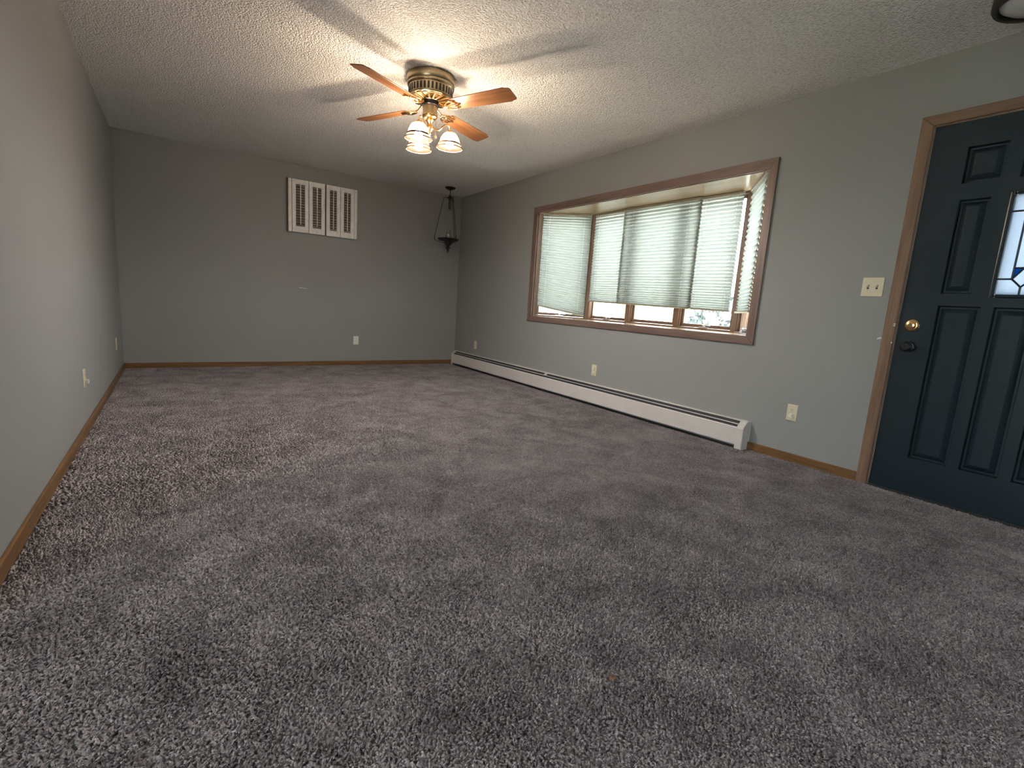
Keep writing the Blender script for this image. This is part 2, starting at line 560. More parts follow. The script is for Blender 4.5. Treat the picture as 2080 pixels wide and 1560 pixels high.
for A in (A1, A2):
    MB().lathe([(0.05, WIN_Z0), (0.05, WIN_Z1)], (A.x + 0.035, A.y, 0), 8).build('corner_post', 'sash', win)

def unit(P, Q, crank=True):
    m4, L = segmat(P, Q)
    fz0, fz1 = WIN_Z0, WIN_Z1
    fr = MB(m4)
    j = 0.026
    fr.box(0, j, 0, 0.11, fz0, fz1); fr.box(L - j, L, 0, 0.11, fz0, fz1)
    fr.box(j, L - j, 0, 0.11, fz0, fz0 + 0.016); fr.box(j, L - j, 0, 0.11, fz1 - 0.016, fz1)
    fr.box(j, j + 0.012, 0.012, 0.03, fz0 + 0.016, fz1 - 0.016); fr.box(L - j - 0.012, L - j, 0.012, 0.03, fz0 + 0.016, fz1 - 0.016)
    f = fr.build('window_frame', 'sash', win)
    s0, s1, sz0, sz1, sw = j + 0.003, L - j - 0.003, fz0 + 0.019, fz1 - 0.019, 0.036
    sa = MB(m4)
    sa.box(s0, s0 + sw, 0.032, 0.075, sz0, sz1); sa.box(s1 - sw, s1, 0.032, 0.075, sz0, sz1)
    sa.box(s0 + sw, s1 - sw, 0.032, 0.075, sz0, sz0 + 0.03); sa.box(s0 + sw, s1 - sw, 0.032, 0.075, sz1 - 0.03, sz1)
    s = sa.build('casement_sash', 'sash', win, bevel=0.003)
    MB(m4).box(s0 + sw, s1 - sw, 0.050, 0.054, sz0 + 0.03, sz1 - 0.03).build('glass_pane', 'glass', s)
    if crank:
        c = L / 2
        h = MB(m4)
        h.box(c - 0.045, c + 0.045, 0.004, 0.03, fz0 + 0.016, fz0 + 0.030)
        h.lathe([(0.014, fz0 + 0.03), (0.013, fz0 + 0.046), (0.006, fz0 + 0.05)], (c, 0.012, 0), 10)
        h.tube([(c, 0.008, fz0 + 0.044), (c + 0.03, 0.004, fz0 + 0.047), (c + 0.06, 0.004, fz0 + 0.040)], 0.005, 6)
        h.lathe([(0.004, fz0 + 0.036), (0.008, fz0 + 0.04), (0.008, fz0 + 0.05), (0.004, fz0 + 0.055)], (c + 0.062, 0.004, 0), 8)
        h.build('crank_handle', 'chrome', f, smooth=True)
unit(A0, A1)
c01, c12 = 3.620, 3.005
def on_c(y):
    return Vector((A1.x + (A2.x - A1.x) * (A1.y - y) / (A1.y - A2.y), y))
unit(A1, on_c(c01))
unit(on_c(c01), on_c(c12), crank=False)
unit(on_c(c12), A2)
unit(A2, A3)

# ------------------------------------------------------------------ pleated shades (hang in the bay)
def shade(P, Q, zt, zP, zQ, npl, label, amp=0.010, off=0.0, squash=0.55):
    m4, L = segmat(P, Q)
    mid = (P + Q) / 2
    t = thing('pleated_shade', (mid.x, mid.y, min(zP, zQ)), label, 'window shade', 'pleated shades in the bay window')
    hr = 0.022
    MB(m4).box(0, L, off - 0.014, off + 0.014, zt - hr, zt).build('head_rail', 'rail', t, bevel=0.002)
    # fabric: zigzag pleats, wider at the top than near the rail
    w = np.interp(np.arange(npl), [0, npl * 0.5, npl - 1], [1.0, 0.95, squash])
    fr = np.concatenate([[0], np.cumsum(w)]) / w.sum()
    rows = []
    for i in range(npl):
        rows.append((fr[i], -1))
        rows.append(((fr[i] + fr[i + 1]) / 2, 1))
    rows.append((1.0, -1))
    mb = MB(m4)
    nc = 14
    idx = []
    for f, s in rows:
        r = []
        for c in range(nc + 1):
            tt = L * c / nc
            zb = zP + (zQ - zP) * c / nc + 0.014
            top = zt - hr
            wav = 0.0012 * math.sin(f * 37 + c * 1.3) * (1 - f)
            r.append(mb.pt((tt, off + s * amp * (0.75 + 0.35 * f), top + (zb - top) * f + wav)))
        idx.append(r)
    for a, b in zip(idx, idx[1:]):
        for c in range(nc):
            mb.f.append([a[c], a[c + 1], b[c + 1], b[c]])
    mb.build('pleated_fabric', 'fabric', t)
    rail = MB(m4)
    rail.prism([(0, zP), (L, zQ), (L, zQ + 0.014), (0, zP + 0.014)], lambda a, b, h: (a, h, b), off - 0.013, off + 0.013)
    rail.build('bottom_rail', 'rail', t, bevel=0.002)
    for k in (0.14, 0.86):
        zb = zP + (zQ - zP) * k
        MB(m4).tube([(L * k, off, zt - hr), (L * k, off, zb + 0.012)], 0.0010, 5).build('lift_cord', 'white_plastic', t)

T01, N01, _ = seg(A0, A1)
T23, N23, _ = seg(A2, A3)
ZT = WIN_Z1 - 0.002
lw0 = A0 + T01 * 0.055 - N01 * 0.032
lw1 = A1 - T01 * 0.030 - N01 * 0.032
shade(lw0, lw1, ZT, 0.955, 0.868, 40, 'shade on the left angled pane of the bay, its bottom edge hanging crooked', squash=0.8)
xs = 3.888
zr = lambda y: 1.008 + (y - 2.40) * 0.019
shade(Vector((xs + 0.022, 4.205)), Vector((xs + 0.022, 3.728)), ZT, zr(4.205), zr(3.728), 33, 'narrow shade in the middle of the bay, next to its left corner post')
shade(Vector((xs - 0.004, 3.752)), Vector((xs - 0.004, 2.828)), ZT, zr(3.752), zr(2.828), 33, 'widest shade, at the centre of the bay window')
shade(Vector((xs + 0.026, 2.862)), Vector((xs + 0.026, 2.458)), ZT, zr(2.862), zr(2.458), 33, 'narrow shade beside the bright gap at the right corner of the bay')
rw0 = A2 + T23 * 0.045 - N23 * 0.011
rw1 = A3 + T23 * 0.019 - N23 * 0.011
shade(rw0, rw1, ZT, 1.004, 1.010, 26, 'shade on the right angled pane of the bay, seen almost edge on', amp=0.008, squash=0.4)

# ------------------------------------------------------------------ entry door
tr = thing('trim_1', (XR, 0.64, 0), 'stained oak casing around the black entry door', 'door casing', kind='structure')
dx0, dx1 = XR - 0.016, XR
MB().prism([(D_Y1, 0), (1.172, 0), (1.172, 2.127), (D_Y1, D_Z1)], lambda a, b, h: (h, a, b), dx0, dx1).build('casing_board', 'dcase_z', tr, bevel=0.003)
MB().prism([(D_Y0, 0), (0.113, 0), (0.113, 2.127), (D_Y0, D_Z1)], lambda a, b, h: (h, a, b), dx0, dx1).build('casing_board', 'dcase_z', tr, bevel=0.003)
MB().prism([(D_Y0, D_Z1), (D_Y1, D_Z1), (1.172, 2.127), (0.113, 2.127)], lambda a, b, h: (h, a, b), dx0, dx1).build('casing_board', 'dcase_y', tr, bevel=0.003)
jb = MB()
jb.box(XR, XR + 0.14, D_Y1 - 0.006, D_Y1, 0, D_Z1); jb.box(XR, XR + 0.14, D_Y0, D_Y0 + 0.006, 0, D_Z1)
jb.box(XR, XR + 0.14, D_Y0 + 0.006, D_Y1 - 0.006, D_Z1 - 0.006, D_Z1)
jb.build('door_jamb', 'dcase_z', tr)

door = thing('door_1', (XR + 0.02, 0.64, 0.006), 'black panelled entry door with a small leaded glass light', 'door', kind='structure')
dy0, dy1, dz0, dz1 = D_Y0 + 0.008, D_Y1 - 0.008, 0.0125, D_Z1 - 0.008
MB().box(XR + 0.001, XR + 0.14, D_Y0 + 0.006, D_Y1 - 0.006, 0.0, 0.012).build('threshold', 'bronze', tr)
fx = XR + 0.004                       # front face of the stiles and rails
rec = 0.018
PAN = [(0.766, 0.944, 0.225, 1.102), (0.560, 0.716, 0.225, 1.102), (0.330, 0.510, 0.225, 1.102),
       (0.818, 0.944, 1.168, 1.662), (0.338, 0.464, 1.168, 1.662),
       (0.790, 0.950, 1.746, 1.932), (0.555, 0.727, 1.746, 1.932), (0.332, 0.492, 1.746, 1.932)]
GLS = (0.552, 0.726, 1.168, 1.662)
GL2 = (0.532, 0.746, 1.150, 1.680)
holes = PAN + [GL2]
sl = MB()
A = sorted({dy0, dy1, *[h[0] for h in holes], *[h[1] for h in holes]})
Z = sorted({dz0, dz1, *[h[2] for h in holes], *[h[3] for h in holes]})
for i in range(len(A) - 1):
    for j in range(len(Z) - 1):
        ca, cz = (A[i] + A[i + 1]) / 2, (Z[j] + Z[j + 1]) / 2
        if not any(h[0] < ca < h[1] and h[2] < cz < h[3] for h in holes):
            sl.face([(fx, A[i], Z[j]), (fx, A[i], Z[j + 1]), (fx, A[i + 1], Z[j + 1]), (fx, A[i + 1], Z[j])])
            sl.face([(fx + 0.044, A[i], Z[j]), (fx + 0.044, A[i + 1], Z[j]), (fx + 0.044, A[i + 1], Z[j + 1]), (fx + 0.044, A[i], Z[j + 1])])
for h in holes:
    d = rec if h is not GL2 else 0.044
    s = 0.006 if h is not GL2 else 0.0
    o_ = [(h[0], h[2]), (h[1], h[2]), (h[1], h[3]), (h[0], h[3])]
    i_ = [(h[0] + s, h[2] + s), (h[1] - s, h[2] + s), (h[1] - s, h[3] - s), (h[0] + s, h[3] - s)]
    for k in range(4):
        q = (k + 1) % 4
        sl.face([(fx, *o_[k]), (fx, *o_[q]), (fx + d, *i_[q]), (fx + d, *i_[k])])
for q in (((fx, dy0, dz0), (fx, dy0, dz1), (fx + 0.044, dy0, dz1), (fx + 0.044, dy0, dz0)),
          ((fx, dy1, dz0), (fx + 0.044, dy1, dz0), (fx + 0.044, dy1, dz1), (fx, dy1, dz1)),
          ((fx, dy0, dz0), (fx + 0.044, dy0, dz0), (fx + 0.044, dy1, dz0), (fx, dy1, dz0)),
          ((fx, dy0, dz1), (fx, dy1, dz1), (fx + 0.044, dy1, dz1), (fx + 0.044, dy0, dz1))):
    sl.face(q)
sl.build('door_slab', 'door', door)
for h in PAN:
    s, b2 = 0.005, 0.038
    mb = MB()
    pr = [(s, rec), (s + 0.010, rec), (b2, 0.003), (b2 + 0.002, 0.002)]
    rings = [[(h[0] + a, h[2] + a, d), (h[1] - a, h[2] + a, d), (h[1] - a, h[3] - a, d), (h[0] + a, h[3] - a, d)] for a, d in pr]
    for r0, r1 in zip(rings, rings[1:]):
        for k in range(4):
            q = (k + 1) % 4
            mb.face([(fx + p[2], p[0], p[1]) for p in (r0[k], r0[q], r1[q], r1[k])])
    mb.face([(fx + p[2], p[0], p[1]) for p in rings[-1]])
    mb.face([(fx + 0.042, p[0], p[1]) for p in rings[0][::-1]])
    mb.build('panel', 'door', door)
# glass light: moulding, panes, leading
mo = MB()
g0, g1, gz0, gz1 = GLS
f_o = GL2
for (a, b, c, d) in ((f_o[0], g0, f_o[2], f_o[3]), (g1, f_o[1], f_o[2], f_o[3]), (g0, g1, f_o[2], gz0), (g0, g1, gz1, f_o[3])):
    mo.box(fx - 0.008, fx + 0.05, a, b, c, d)
mo.build('glass_moulding', 'door', door, bevel=0.006)
gx = fx + 0.018
ym, zmid = (g0 + g1) / 2, 1.255
def pane(poly, mat):
    MB().prism(poly, lambda a, b, h: (h, a, b), gx, gx + 0.004).build('glass_pane', mat, door)
lv, rv = g1 - 0.050, g0 + 0.050       # vertical lead lines (left in the picture = larger y)
zc1, zc2 = 1.582, 1.246
pane([(lv, zc1), (g1, zc1), (g1, gz1), (lv, gz1)], 'doorglass')
pane([(rv, zc1), (lv, zc1), (lv, gz1), (rv, gz1)], 'doorglass')
pane([(g0, zc1), (rv, zc1), (rv, gz1), (g0, gz1)], 'doorglass')
pane([(lv, zc2), (g1, zc2), (g1, zc1), (lv, zc1)], 'doorglass')
pane([(g0, zc2), (rv, zc2), (rv, zc1), (g0, zc1)], 'doorglass')
pane([(rv, zc2 + 0.055), (lv, zc2 + 0.055), (lv, zc1), (rv, zc1)], 'doorglass')
pane([(lv, zc2), (lv, zc2 + 0.055), (ym, zc2 + 0.055)], 'doorblue')
pane([(rv, zc2), (ym, zc2 + 0.055), (rv, zc2 + 0.055)], 'doorblue')
pane([(ym, zc2 - 0.04), (lv, zc2), (ym, zc2 + 0.055), (rv, zc2)], 'doorglass')
pane([(ym, gz0), (g1, gz0), (g1, zc2), (lv, zc2), (ym, zc2 - 0.04)], 'doorglass')
pane([(g0, gz0), (ym, gz0), (ym, zc2 - 0.04), (rv, zc2), (g0, zc2)], 'doorglass')
le = MB()
def lead(p, q):
    le.tube([(gx - 0.002, p[0], p[1]), (gx - 0.002, q[0], q[1])], 0.0045, 6)
for p, q in (((g1, zc1), (g0, zc1)), ((g1, zc2), (lv, zc2)), ((g0, zc2), (rv, zc2)), ((lv, zc2), (lv, gz1)), ((rv, zc2), (rv, gz1)),
             ((lv, zc2), (ym, zc2 - 0.04)), ((rv, zc2), (ym, zc2 - 0.04)), ((ym, zc2 - 0.04), (ym, gz0)),
             ((lv, zc2), (ym, zc2 + 0.055)), ((rv, zc2), (ym, zc2 + 0.055)), ((lv, zc2 + 0.055), (rv, zc2 + 0.055))):
    lead(p, q)
le.build('lead_came', 'came', door)
axx = (-1, 0, 0)
db = MB().lathe([(0.034, 0), (0.034, 0.005), (0.030, 0.009), (0.022, 0.010), (0.021, 0.026), (0.018, 0.028)], (fx, 1.043, 0.985), 28, ax=axx).build('deadbolt', 'brass', door, smooth=True)
db['label'] = 'polished brass deadbolt'
tb = MB().lathe([(0.0, 0.026), (0.011, 0.029), (0.011, 0.034), (0.0, 0.035)], (fx, 1.043, 0.985), 18, ax=axx)
tb.box(fx - 0.040, fx - 0.028, 1.043 - 0.009, 1.043 + 0.009, 0.985 - 0.003, 0.985 + 0.003)
tb.build('thumb_turn', 'antique', db, smooth=True)
kn = MB().lathe([(0.032, 0), (0.032, 0.005), (0.026, 0.009), (0.012, 0.012), (0.012, 0.030), (0.022, 0.036), (0.029, 0.046), (0.029, 0.056), (0.020, 0.064), (0.0, 0.066)],
                (fx, 1.038, 0.864), 12, ax=axx).build('door_knob', 'black_metal', door)
kn['label'] = 'black door knob'
sp = MB().box(dx0 - 0.001, dx0 + 0.002, 1.1155, 1.126, 0.975, 0.981)
sp.box(dx0 - 0.001, dx0 + 0.002, 1.1155, 1.125, 0.985, 0.991)
sp.build('paint_chip', 'chip', tr)
MB().box(dx0 - 0.001, dx0 + 0.002, 1.1155, 1.123, 0.874, 0.882).build('paint_chip', 'chip', tr)
ch = MB().prism([(1.176, 0.897), (1.184, 0.896), (1.195, 0.891), (1.203, 0.893), (1.196, 0.899), (1.183, 0.906)], lambda a, b, h: (h, a, b), XR - 0.0012, XR + 0.001)
ch.build('paint_chip', 'chip', wr)
sc_ = MB().prism([(1.262, 0.986), (1.285, 0.992), (1.32, 0.988), (1.372, 0.983), (1.372, 0.978), (1.318, 0.982), (1.285, 0.985)], lambda a, b, h: (a, h, b), YB - 0.0012, YB + 0.001)
sc_.build('wall_scrape', 'chip', wb)

# ------------------------------------------------------------------ baseboard heater
hy0, hy1 = 1.890, 6.558
heat = thing('baseboard_heater', (XR - 0.045, (hy0 + hy1) / 2, 0), 'long white metal baseboard heater under the bay window', 'heater')
MB().box(XR - 0.006, XR - 0.0005, hy0 + 0.02, hy1 - 0.02, 0.012, 0.208).build('back_plate', 'heater', heat)
def hpanel(y0, y1):
    fxh = 3.404
    MB().prism([(fxh, 0.034), (fxh + 0.006, 0.034), (fxh + 0.005, 0.158), (fxh + 0.010, 0.163), (fxh + 0.008, 0.167), (fxh, 0.160)],
               lambda a, b, h: (a, h, b), y0, y1).build('front_panel', 'heater', heat)
hpanel(hy0 + 0.056, 5.000)
hpanel(5.004, hy1 - 0.04)
MB().prism([(3.418, 0.045), (3.480, 0.045), (3.480, 0.205), (3.458, 0.201), (3.424, 0.164)], lambda a, b, h: (a, h, b), hy0 + 0.05, hy1 - 0.03).build('shadow_liner', 'slot_shadow', heat)  # dark liner behind the top slots, standing in for their shade
MB().prism([(3.456, 0.2060), (3.460, 0.2105), (XR - 0.001, 0.2130), (XR - 0.001, 0.2085), (3.461, 0.2065), (3.458, 0.2045)],
           lambda a, b, h: (a, h, b), hy0 + 0.05, hy1 - 0.03).build('top_lip', 'heater', heat)
MB().prism([(3.4295, 0.1835), (3.4340, 0.1882), (3.4355, 0.1867), (3.4310, 0.1820)], lambda a, b, h: (a, h, b), hy0 + 0.05, hy1 - 0.03).build('damper_bar', 'heater', heat)
for y in (4.305,):
    MB().prism([(3.430, 0.187), (3.458, 0.210), (3.459, 0.208), (3.431, 0.185)], lambda a, b, h: (a, h, b), y - 0.022, y + 0.022).build('bracket', 'heater', heat)
capp = [(XR - 0.001, 0.0), (3.398, 0.0), (3.398, 0.160), (3.404, 0.176), (3.440, 0.209), (3.450, 0.2145), (XR - 0.001, 0.2165)]
MB().prism(capp, lambda a, b, h: (a, h, b), hy0, hy0 + 0.058).build('end_cap', 'heater', heat, bevel=0.006)
MB().prism(capp, lambda a, b, h: (a, h, b), hy1 - 0.042, hy1).build('end_cap', 'heater', heat, bevel=0.004)
MB().prism([(XR - 0.001, 0.064), (3.462, 0.064), (3.458, 0.12), (3.464, 0.18), (3.475, 0.212), (XR - 0.001, 0.216)], lambda a, b, h: (a, h, b), hy0 - 0.006, hy0 - 0.003).build('end_plate', 'heater', heat)

# ------------------------------------------------------------------ outlets and switch
def frame_on(wallname, along, z):
    if wallname == 'right':
        return Matrix(((0, 0, -1, XR), (-1, 0, 0, along), (0, 1, 0, z), (0, 0, 0, 1))), (XR, along, z)
    if wallname == 'left':
        return Matrix(((0, 0, 1, XL), (1, 0, 0, along), (0, 1, 0, z), (0, 0, 0, 1))), (XL, along, z)
    return Matrix(((1, 0, 0, along), (0, 0, -1, YB), (0, 1, 0, z), (0, 0, 0, 1))), (along, YB, z)

def outlet(wallname, along, z, kind, mat, label):
    m4, org = frame_on(wallname, along, z)
    t = thing('wall_outlet', org, label, 'outlet', 'wall outlets')
    w, h = 0.035, 0.057
    pl = MB(m4)
    pl.prism([(-w, -h), (w, -h), (w, h), (-w, h)], lambda a, b, c: (a * (1 - 0.06 * (c > 0.003)), b * (1 - 0.04 * (c > 0.003)), c), 0.0005, 0.0055)
    p = pl.build('cover_plate', mat, t, bevel=0.0015)
    if kind == 'blank':
        MB(m4).box(-0.0165, 0.0165, -0.033, 0.033, 0.004, 0.0075).build('insert', mat, t, bevel=0.001)
        MB(m4).lathe([(0.005, 0.0075), (0.005, 0.010), (0.0035, 0.011)], (0, 0, 0), 10).build('jack', 'chip', t)
        return
    for s in (1, -1):
        oct_ = [(0.0165 * math.cos(a) , s * 0.0195 + 0.0135 * math.sin(a)) for a in [math.radians(x) for x in (25, 65, 115, 155, 205, 245, 295, 335)]]
        r = MB(m4).prism(oct_, lambda a, b, c: (a, b, c), 0.004, 0.0075).build('receptacle', mat, t)
        sl_ = MB(m4)
        sl_.box(-0.0075, -0.0050, s * 0.0195 + 0.000, s * 0.0195 + 0.008, 0.0070, 0.0078)
        sl_.box(0.0050, 0.0075, s * 0.0195 + 0.001, s * 0.0195 + 0.008, 0.0070, 0.0078)
        sl_.lathe([(0.0026, 0.0070), (0.0026, 0.0078)], (0, s * 0.0195 - 0.0065, 0), 8)
        sl_.build('slot', 'dark', r)
        if (kind == 'plug_low' and s < 0) or kind == 'covers':
            d = 0.016 if kind == 'plug_low' else 0.011
            cb = MB(m4)
            if kind == 'plug_low':
                cb.box(-0.0125, 0.0125, s * 0.0195 - 0.014, s * 0.0195 + 0.012, 0.0076, 0.0076 + d)
            else:
                cb.box(-0.0145, 0.0135, s * 0.0195 - 0.013, s * 0.0195 + 0.012, 0.0076, 0.0076 + d)
            cb.build('safety_cap', 'white_plastic', t, bevel=0.003)
    MB(m4).lathe([(0.0028, 0.005), (0.0028, 0.0066)], (0, 0, 0), 8).build('screw', 'chrome', t)
outlet('right', 1.615, 0.344, 'plug_low', 'ivory', 'ivory outlet between the heater end and the black door')
outlet('right', 3.579, 0.349, 'covers', 'ivory', 'ivory outlet just above the middle of the heater')
outlet('right', 5.997, 0.352, 'duplex', 'ivory', 'small ivory outlet above the heater near the far corner')
outlet('back', 1.988, 0.339, 'blank', 'white_plastic', 'white wall plate low on the far wall')
outlet('left', 3.93, 0.332, 'plug_low', 'ivory', 'outlet with a plugged-in cap on the left wall, nearer the camera')
outlet('left', 5.945, 0.338, 'duplex', 'ivory', 'outlet on the left wall beside the far corner')

m4, org = frame_on('right', 1.270, 1.200)
sw = thing('light_switch', org, 'ivory double light switch plate beside the door casing', 'light switch')
MB(m4).prism([(-0.058, -0.0575), (0.058, -0.0575), (0.058, 0.0575), (-0.058, 0.0575)],
             lambda a, b, c: (a * (1 - 0.05 * (c > 0.003)), b * (1 - 0.05 * (c > 0.003)), c), 0.0005, 0.006).build('cover_plate', 'ivory', sw, bevel=0.0015)
for s in (-1, 1):
    x = s * 0.023
    MB(m4).box(x - 0.0055, x + 0.0055, -0.0125, 0.0125, 0.0056, 0.0064).build('toggle_opening', 'dark', sw)
    MB(m4).prism([(-0.004, 0.0058), (0.006, 0.0058), (0.011, 0.017), (0.006, 0.018)], lambda a, b, c: (x + c, a, b), -0.0042, 0.0042).build('toggle', 'ivory', sw)
    for zz in (0.030, -0.030):
        MB(m4).lathe([(0.0028, 0.0055), (0.0028, 0.0070)], (x, zz, 0), 8).build('screw', 'ivory', sw)

# ------------------------------------------------------------------ wall shutters
def shutter_pair(x0, x1, strip, label):
    yf = YB - 0.048
    z0, z1 = 1.652, 2.262
    t = thing('window_shutter', ((x0 + x1) / 2, YB, z0), label, 'shutter', 'small shutters on the far wall')
    sw_ = 0.036
    if strip < 0:
        MB().box(x0, x0 + sw_, yf + 0.004, YB - 0.0005, z0, z1).build('side_strip', 'shutter', t, bevel=0.002)
        MB().box(x0 - 0.012, x0 - 0.0005, yf + 0.014, YB - 0.0005, z0 - 0.004, z1 + 0.004).build('backing_board', 'shutter_dark', t)
        a, b = x0 + sw_ + 0.005, x1
    else:
        MB().box(x1 - sw_, x1, yf + 0.004, YB - 0.0005, z0, z1).build('side_strip', 'shutter', t, bevel=0.002)
        a, b = x0, x1 - sw_ - 0.005
    mid = (a + b) / 2
    MB().box(a, b, yf + 0.026, YB - 0.0005, z0 + 0.004, z1 - 0.004).build('backing_board', 'shutter_dark', t)
    for (p, q) in ((a, mid - 0.003), (mid + 0.003, b)):
        fr = MB()
        st, rl_t, rl_b = 0.041, 0.056, 0.070
        fr.box(p, p + st, yf, yf + 0.022, z0, z1); fr.box(q - st, q, yf, yf + 0.022, z0, z1)
        fr.box(p + st, q - st, yf + 0.001, yf + 0.021, z1 - rl_t, z1); fr.box(p + st, q - st, yf + 0.001, yf + 0.021, z0, z0 + rl_b)
        f = fr.build('shutter_panel', 'shutter', t, bevel=0.002)
        n = 16
        za, zb = z0 + rl_b, z1 - rl_t
        for k in range(n):
            zc = za + (zb - za) * (k + 0.5) / n
            c, s = math.cos(math.radians(38)), math.sin(math.radians(38))
            hw, ht = 0.014, 0.0025
            pr = [(-hw * c + ht * s, -hw * s - ht * c), (hw * c + ht * s, hw * s - ht * c), (hw * c - ht * s, hw * s + ht * c), (-hw * c - ht * s, -hw * s + ht * c)]
            MB().prism([(yf + 0.0115 + u, zc + w_) for u, w_ in pr], lambda a_, b_, h: (h, a_, b_), p + st, q - st).build('louver', 'louver', f)
        xm = (p + q) / 2
        MB().box(xm - 0.0045, xm + 0.0045, yf - 0.010, yf - 0.002, za + 0.02, zb + 0.012).build('tilt_rod', 'shutter', f)
shutter_pair(1.152, 1.570, -1, 'left pair of small white louvered shutters high on the far wall')
shutter_pair(1.588, 1.968, 1, 'right pair of small white louvered shutters high on the far wall')

# ------------------------------------------------------------------ ceiling fan
FX, FY = 1.488, 3.345
fan = thing('ceiling_fan', (FX, FY, H), 'four-blade oak ceiling fan with antique brass housing and three lit glass shades', 'ceiling fan')
fc = (FX, FY, 0)
mh = MB().lathe([(0.150, H - 0.0005), (0.160, H - 0.006), (0.163, H - 0.030), (0.161, H - 0.048), (0.156, H - 0.056), (0.159, H - 0.062), (0.157, H - 0.072),
                 (0.149, H - 0.078), (0.146, H - 0.130), (0.150, H - 0.133), (0.148, H - 0.140), (0.125, H - 0.146), (0.066, H - 0.152), (0.060, H - 0.158)], fc, 48).build('motor_housing', 'antique', fan, smooth=True)
nv = 36
for k in range(nv):
    a = 2 * math.pi * k / nv
    mm = Matrix.Translation((FX, FY, 0)) @ Matrix.Rotation(a, 4, 'Z')
    MB(mm).box(0.1445, 0.1492, -0.0065, 0.0065, H - 0.125, H - 0.084).build('vent_slot', 'dark', mh)
for k in range(18):
    a = 2 * math.pi * (k + 0.5) / 18
    mm = Matrix.Translation((FX, FY, 0)) @ Matrix.Rotation(a, 4, 'Z')
    w0, w1 = 0.0065, 0.016
    MB(mm).prism([(0.064, -w0), (0.136, -w1), (0.140, 0), (0.136, w1), (0.064, w0)], lambda p, q, h: (p, q, H - 0.1515 + (p - 0.066) * 0.125 - h), 0.0, 0.006).build('brass_rib', 'brass', mh, bevel=0.0015)
MB().lathe([(0.056, 2.288), (0.060, 2.284), (0.060, 2.256), (0.056, 2.252)], fc, 32).build('flywheel', 'black_metal', fan, smooth=True)
MB().lathe([(0.050, 2.253), (0.050, 2.205), (0.052, 2.200), (0.052, 2.194)], fc, 32).build('switch_housing', 'antique', fan, smooth=True)
MB().lathe([(0.052, 2.196), (0.053, 2.190), (0.047, 2.180), (0.040, 2.174), (0.030, 2.170)], fc, 32).build('brass_collar', 'brass', fan, smooth=True)
MB().lathe([(0.024, 2.172), (0.030, 2.160), (0.018, 2.148), (0.015, 2.136), (0.026, 2.122), (0.028, 2.108), (0.018, 2.094), (0.010, 2.086), (0.013, 2.078), (0.008, 2.068), (0.003, 2.062)],
           fc, 24).build('light_kit_stem', 'brass', fan, smooth=True)
# blades (one mesh, four objects)
ol = [(0.185, -0.046), (0.205, -0.056), (0.615, -0.069), (0.632, -0.060), (0.650, -0.058), (0.660, -0.046), (0.660, 0.046), (0.650, 0.058),
      (0.632, 0.060), (0.615, 0.069), (0.205, 0.056), (0.185, 0.046)]
blm = MB().prism(ol, lambda a, b, h: (a, b, h), -0.003, 0.003)
bme = bpy.data.meshes.new('blade')
bme.from_pydata([tuple(v) for v in blm.v], [], blm.f)
bme.materials.append(M['blade'])
irn = MB()
irn.tube([(0.054, 0, 0.026), (0.080, 0, 0.016), (0.105, 0, 0.000), (0.135, 0, -0.008), (0.165, 0, -0.009)], [0.009, 0.008, 0.008, 0.009, 0.007], 8)
for s in (-1, 1):
    irn.tube([(0.120, 0, -0.006), (0.140, s * 0.020, -0.009), (0.165, s * 0.036, -0.008), (0.195, s * 0.043, -0.007), (0.235, s * 0.030, -0.006)], [0.006, 0.0065, 0.006, 0.007, 0.005], 8)
    irn.tube([(0.150, 0, -0.009), (0.180, s * 0.012, -0.008), (0.210, s * 0.022, -0.007), (0.238, s * 0.012, -0.006)], [0.006, 0.005, 0.005, 0.004], 8)
irn.tube([(0.165, 0, -0.009), (0.20, 0, -0.007), (0.255, 0, -0.006)], [0.007, 0.006, 0.006], 8)
ime = bpy.data.meshes.new('blade_iron')
ime.from_pydata([tuple(v) for v in irn.v], [], irn.f)
ime.materials.append(M['brass'])
ime.polygons.foreach_set('use_smooth', [True] * len(ime.polygons))
PITCH = math.radians(-12)
for ang in (-154.2, -64.2, 25.8, 115.8):
    rot = Matrix.Translation((0, 0, 2.243 - H)) @ Matrix.Rotation(math.radians(ang), 4, 'Z') @ Matrix.Rotation(PITCH, 4, 'X')
    b = bpy.data.objects.new('blade', bme)
    COL.objects.link(b)
    b.parent = fan
    b.matrix_local = rot
    bv = b.modifiers.new('bevel', 'BEVEL')
    bv.width = 0.002
    i = bpy.data.objects.new('blade_iron', ime)
    COL.objects.link(i)
    i.parent = fan
    i.matrix_local = rot
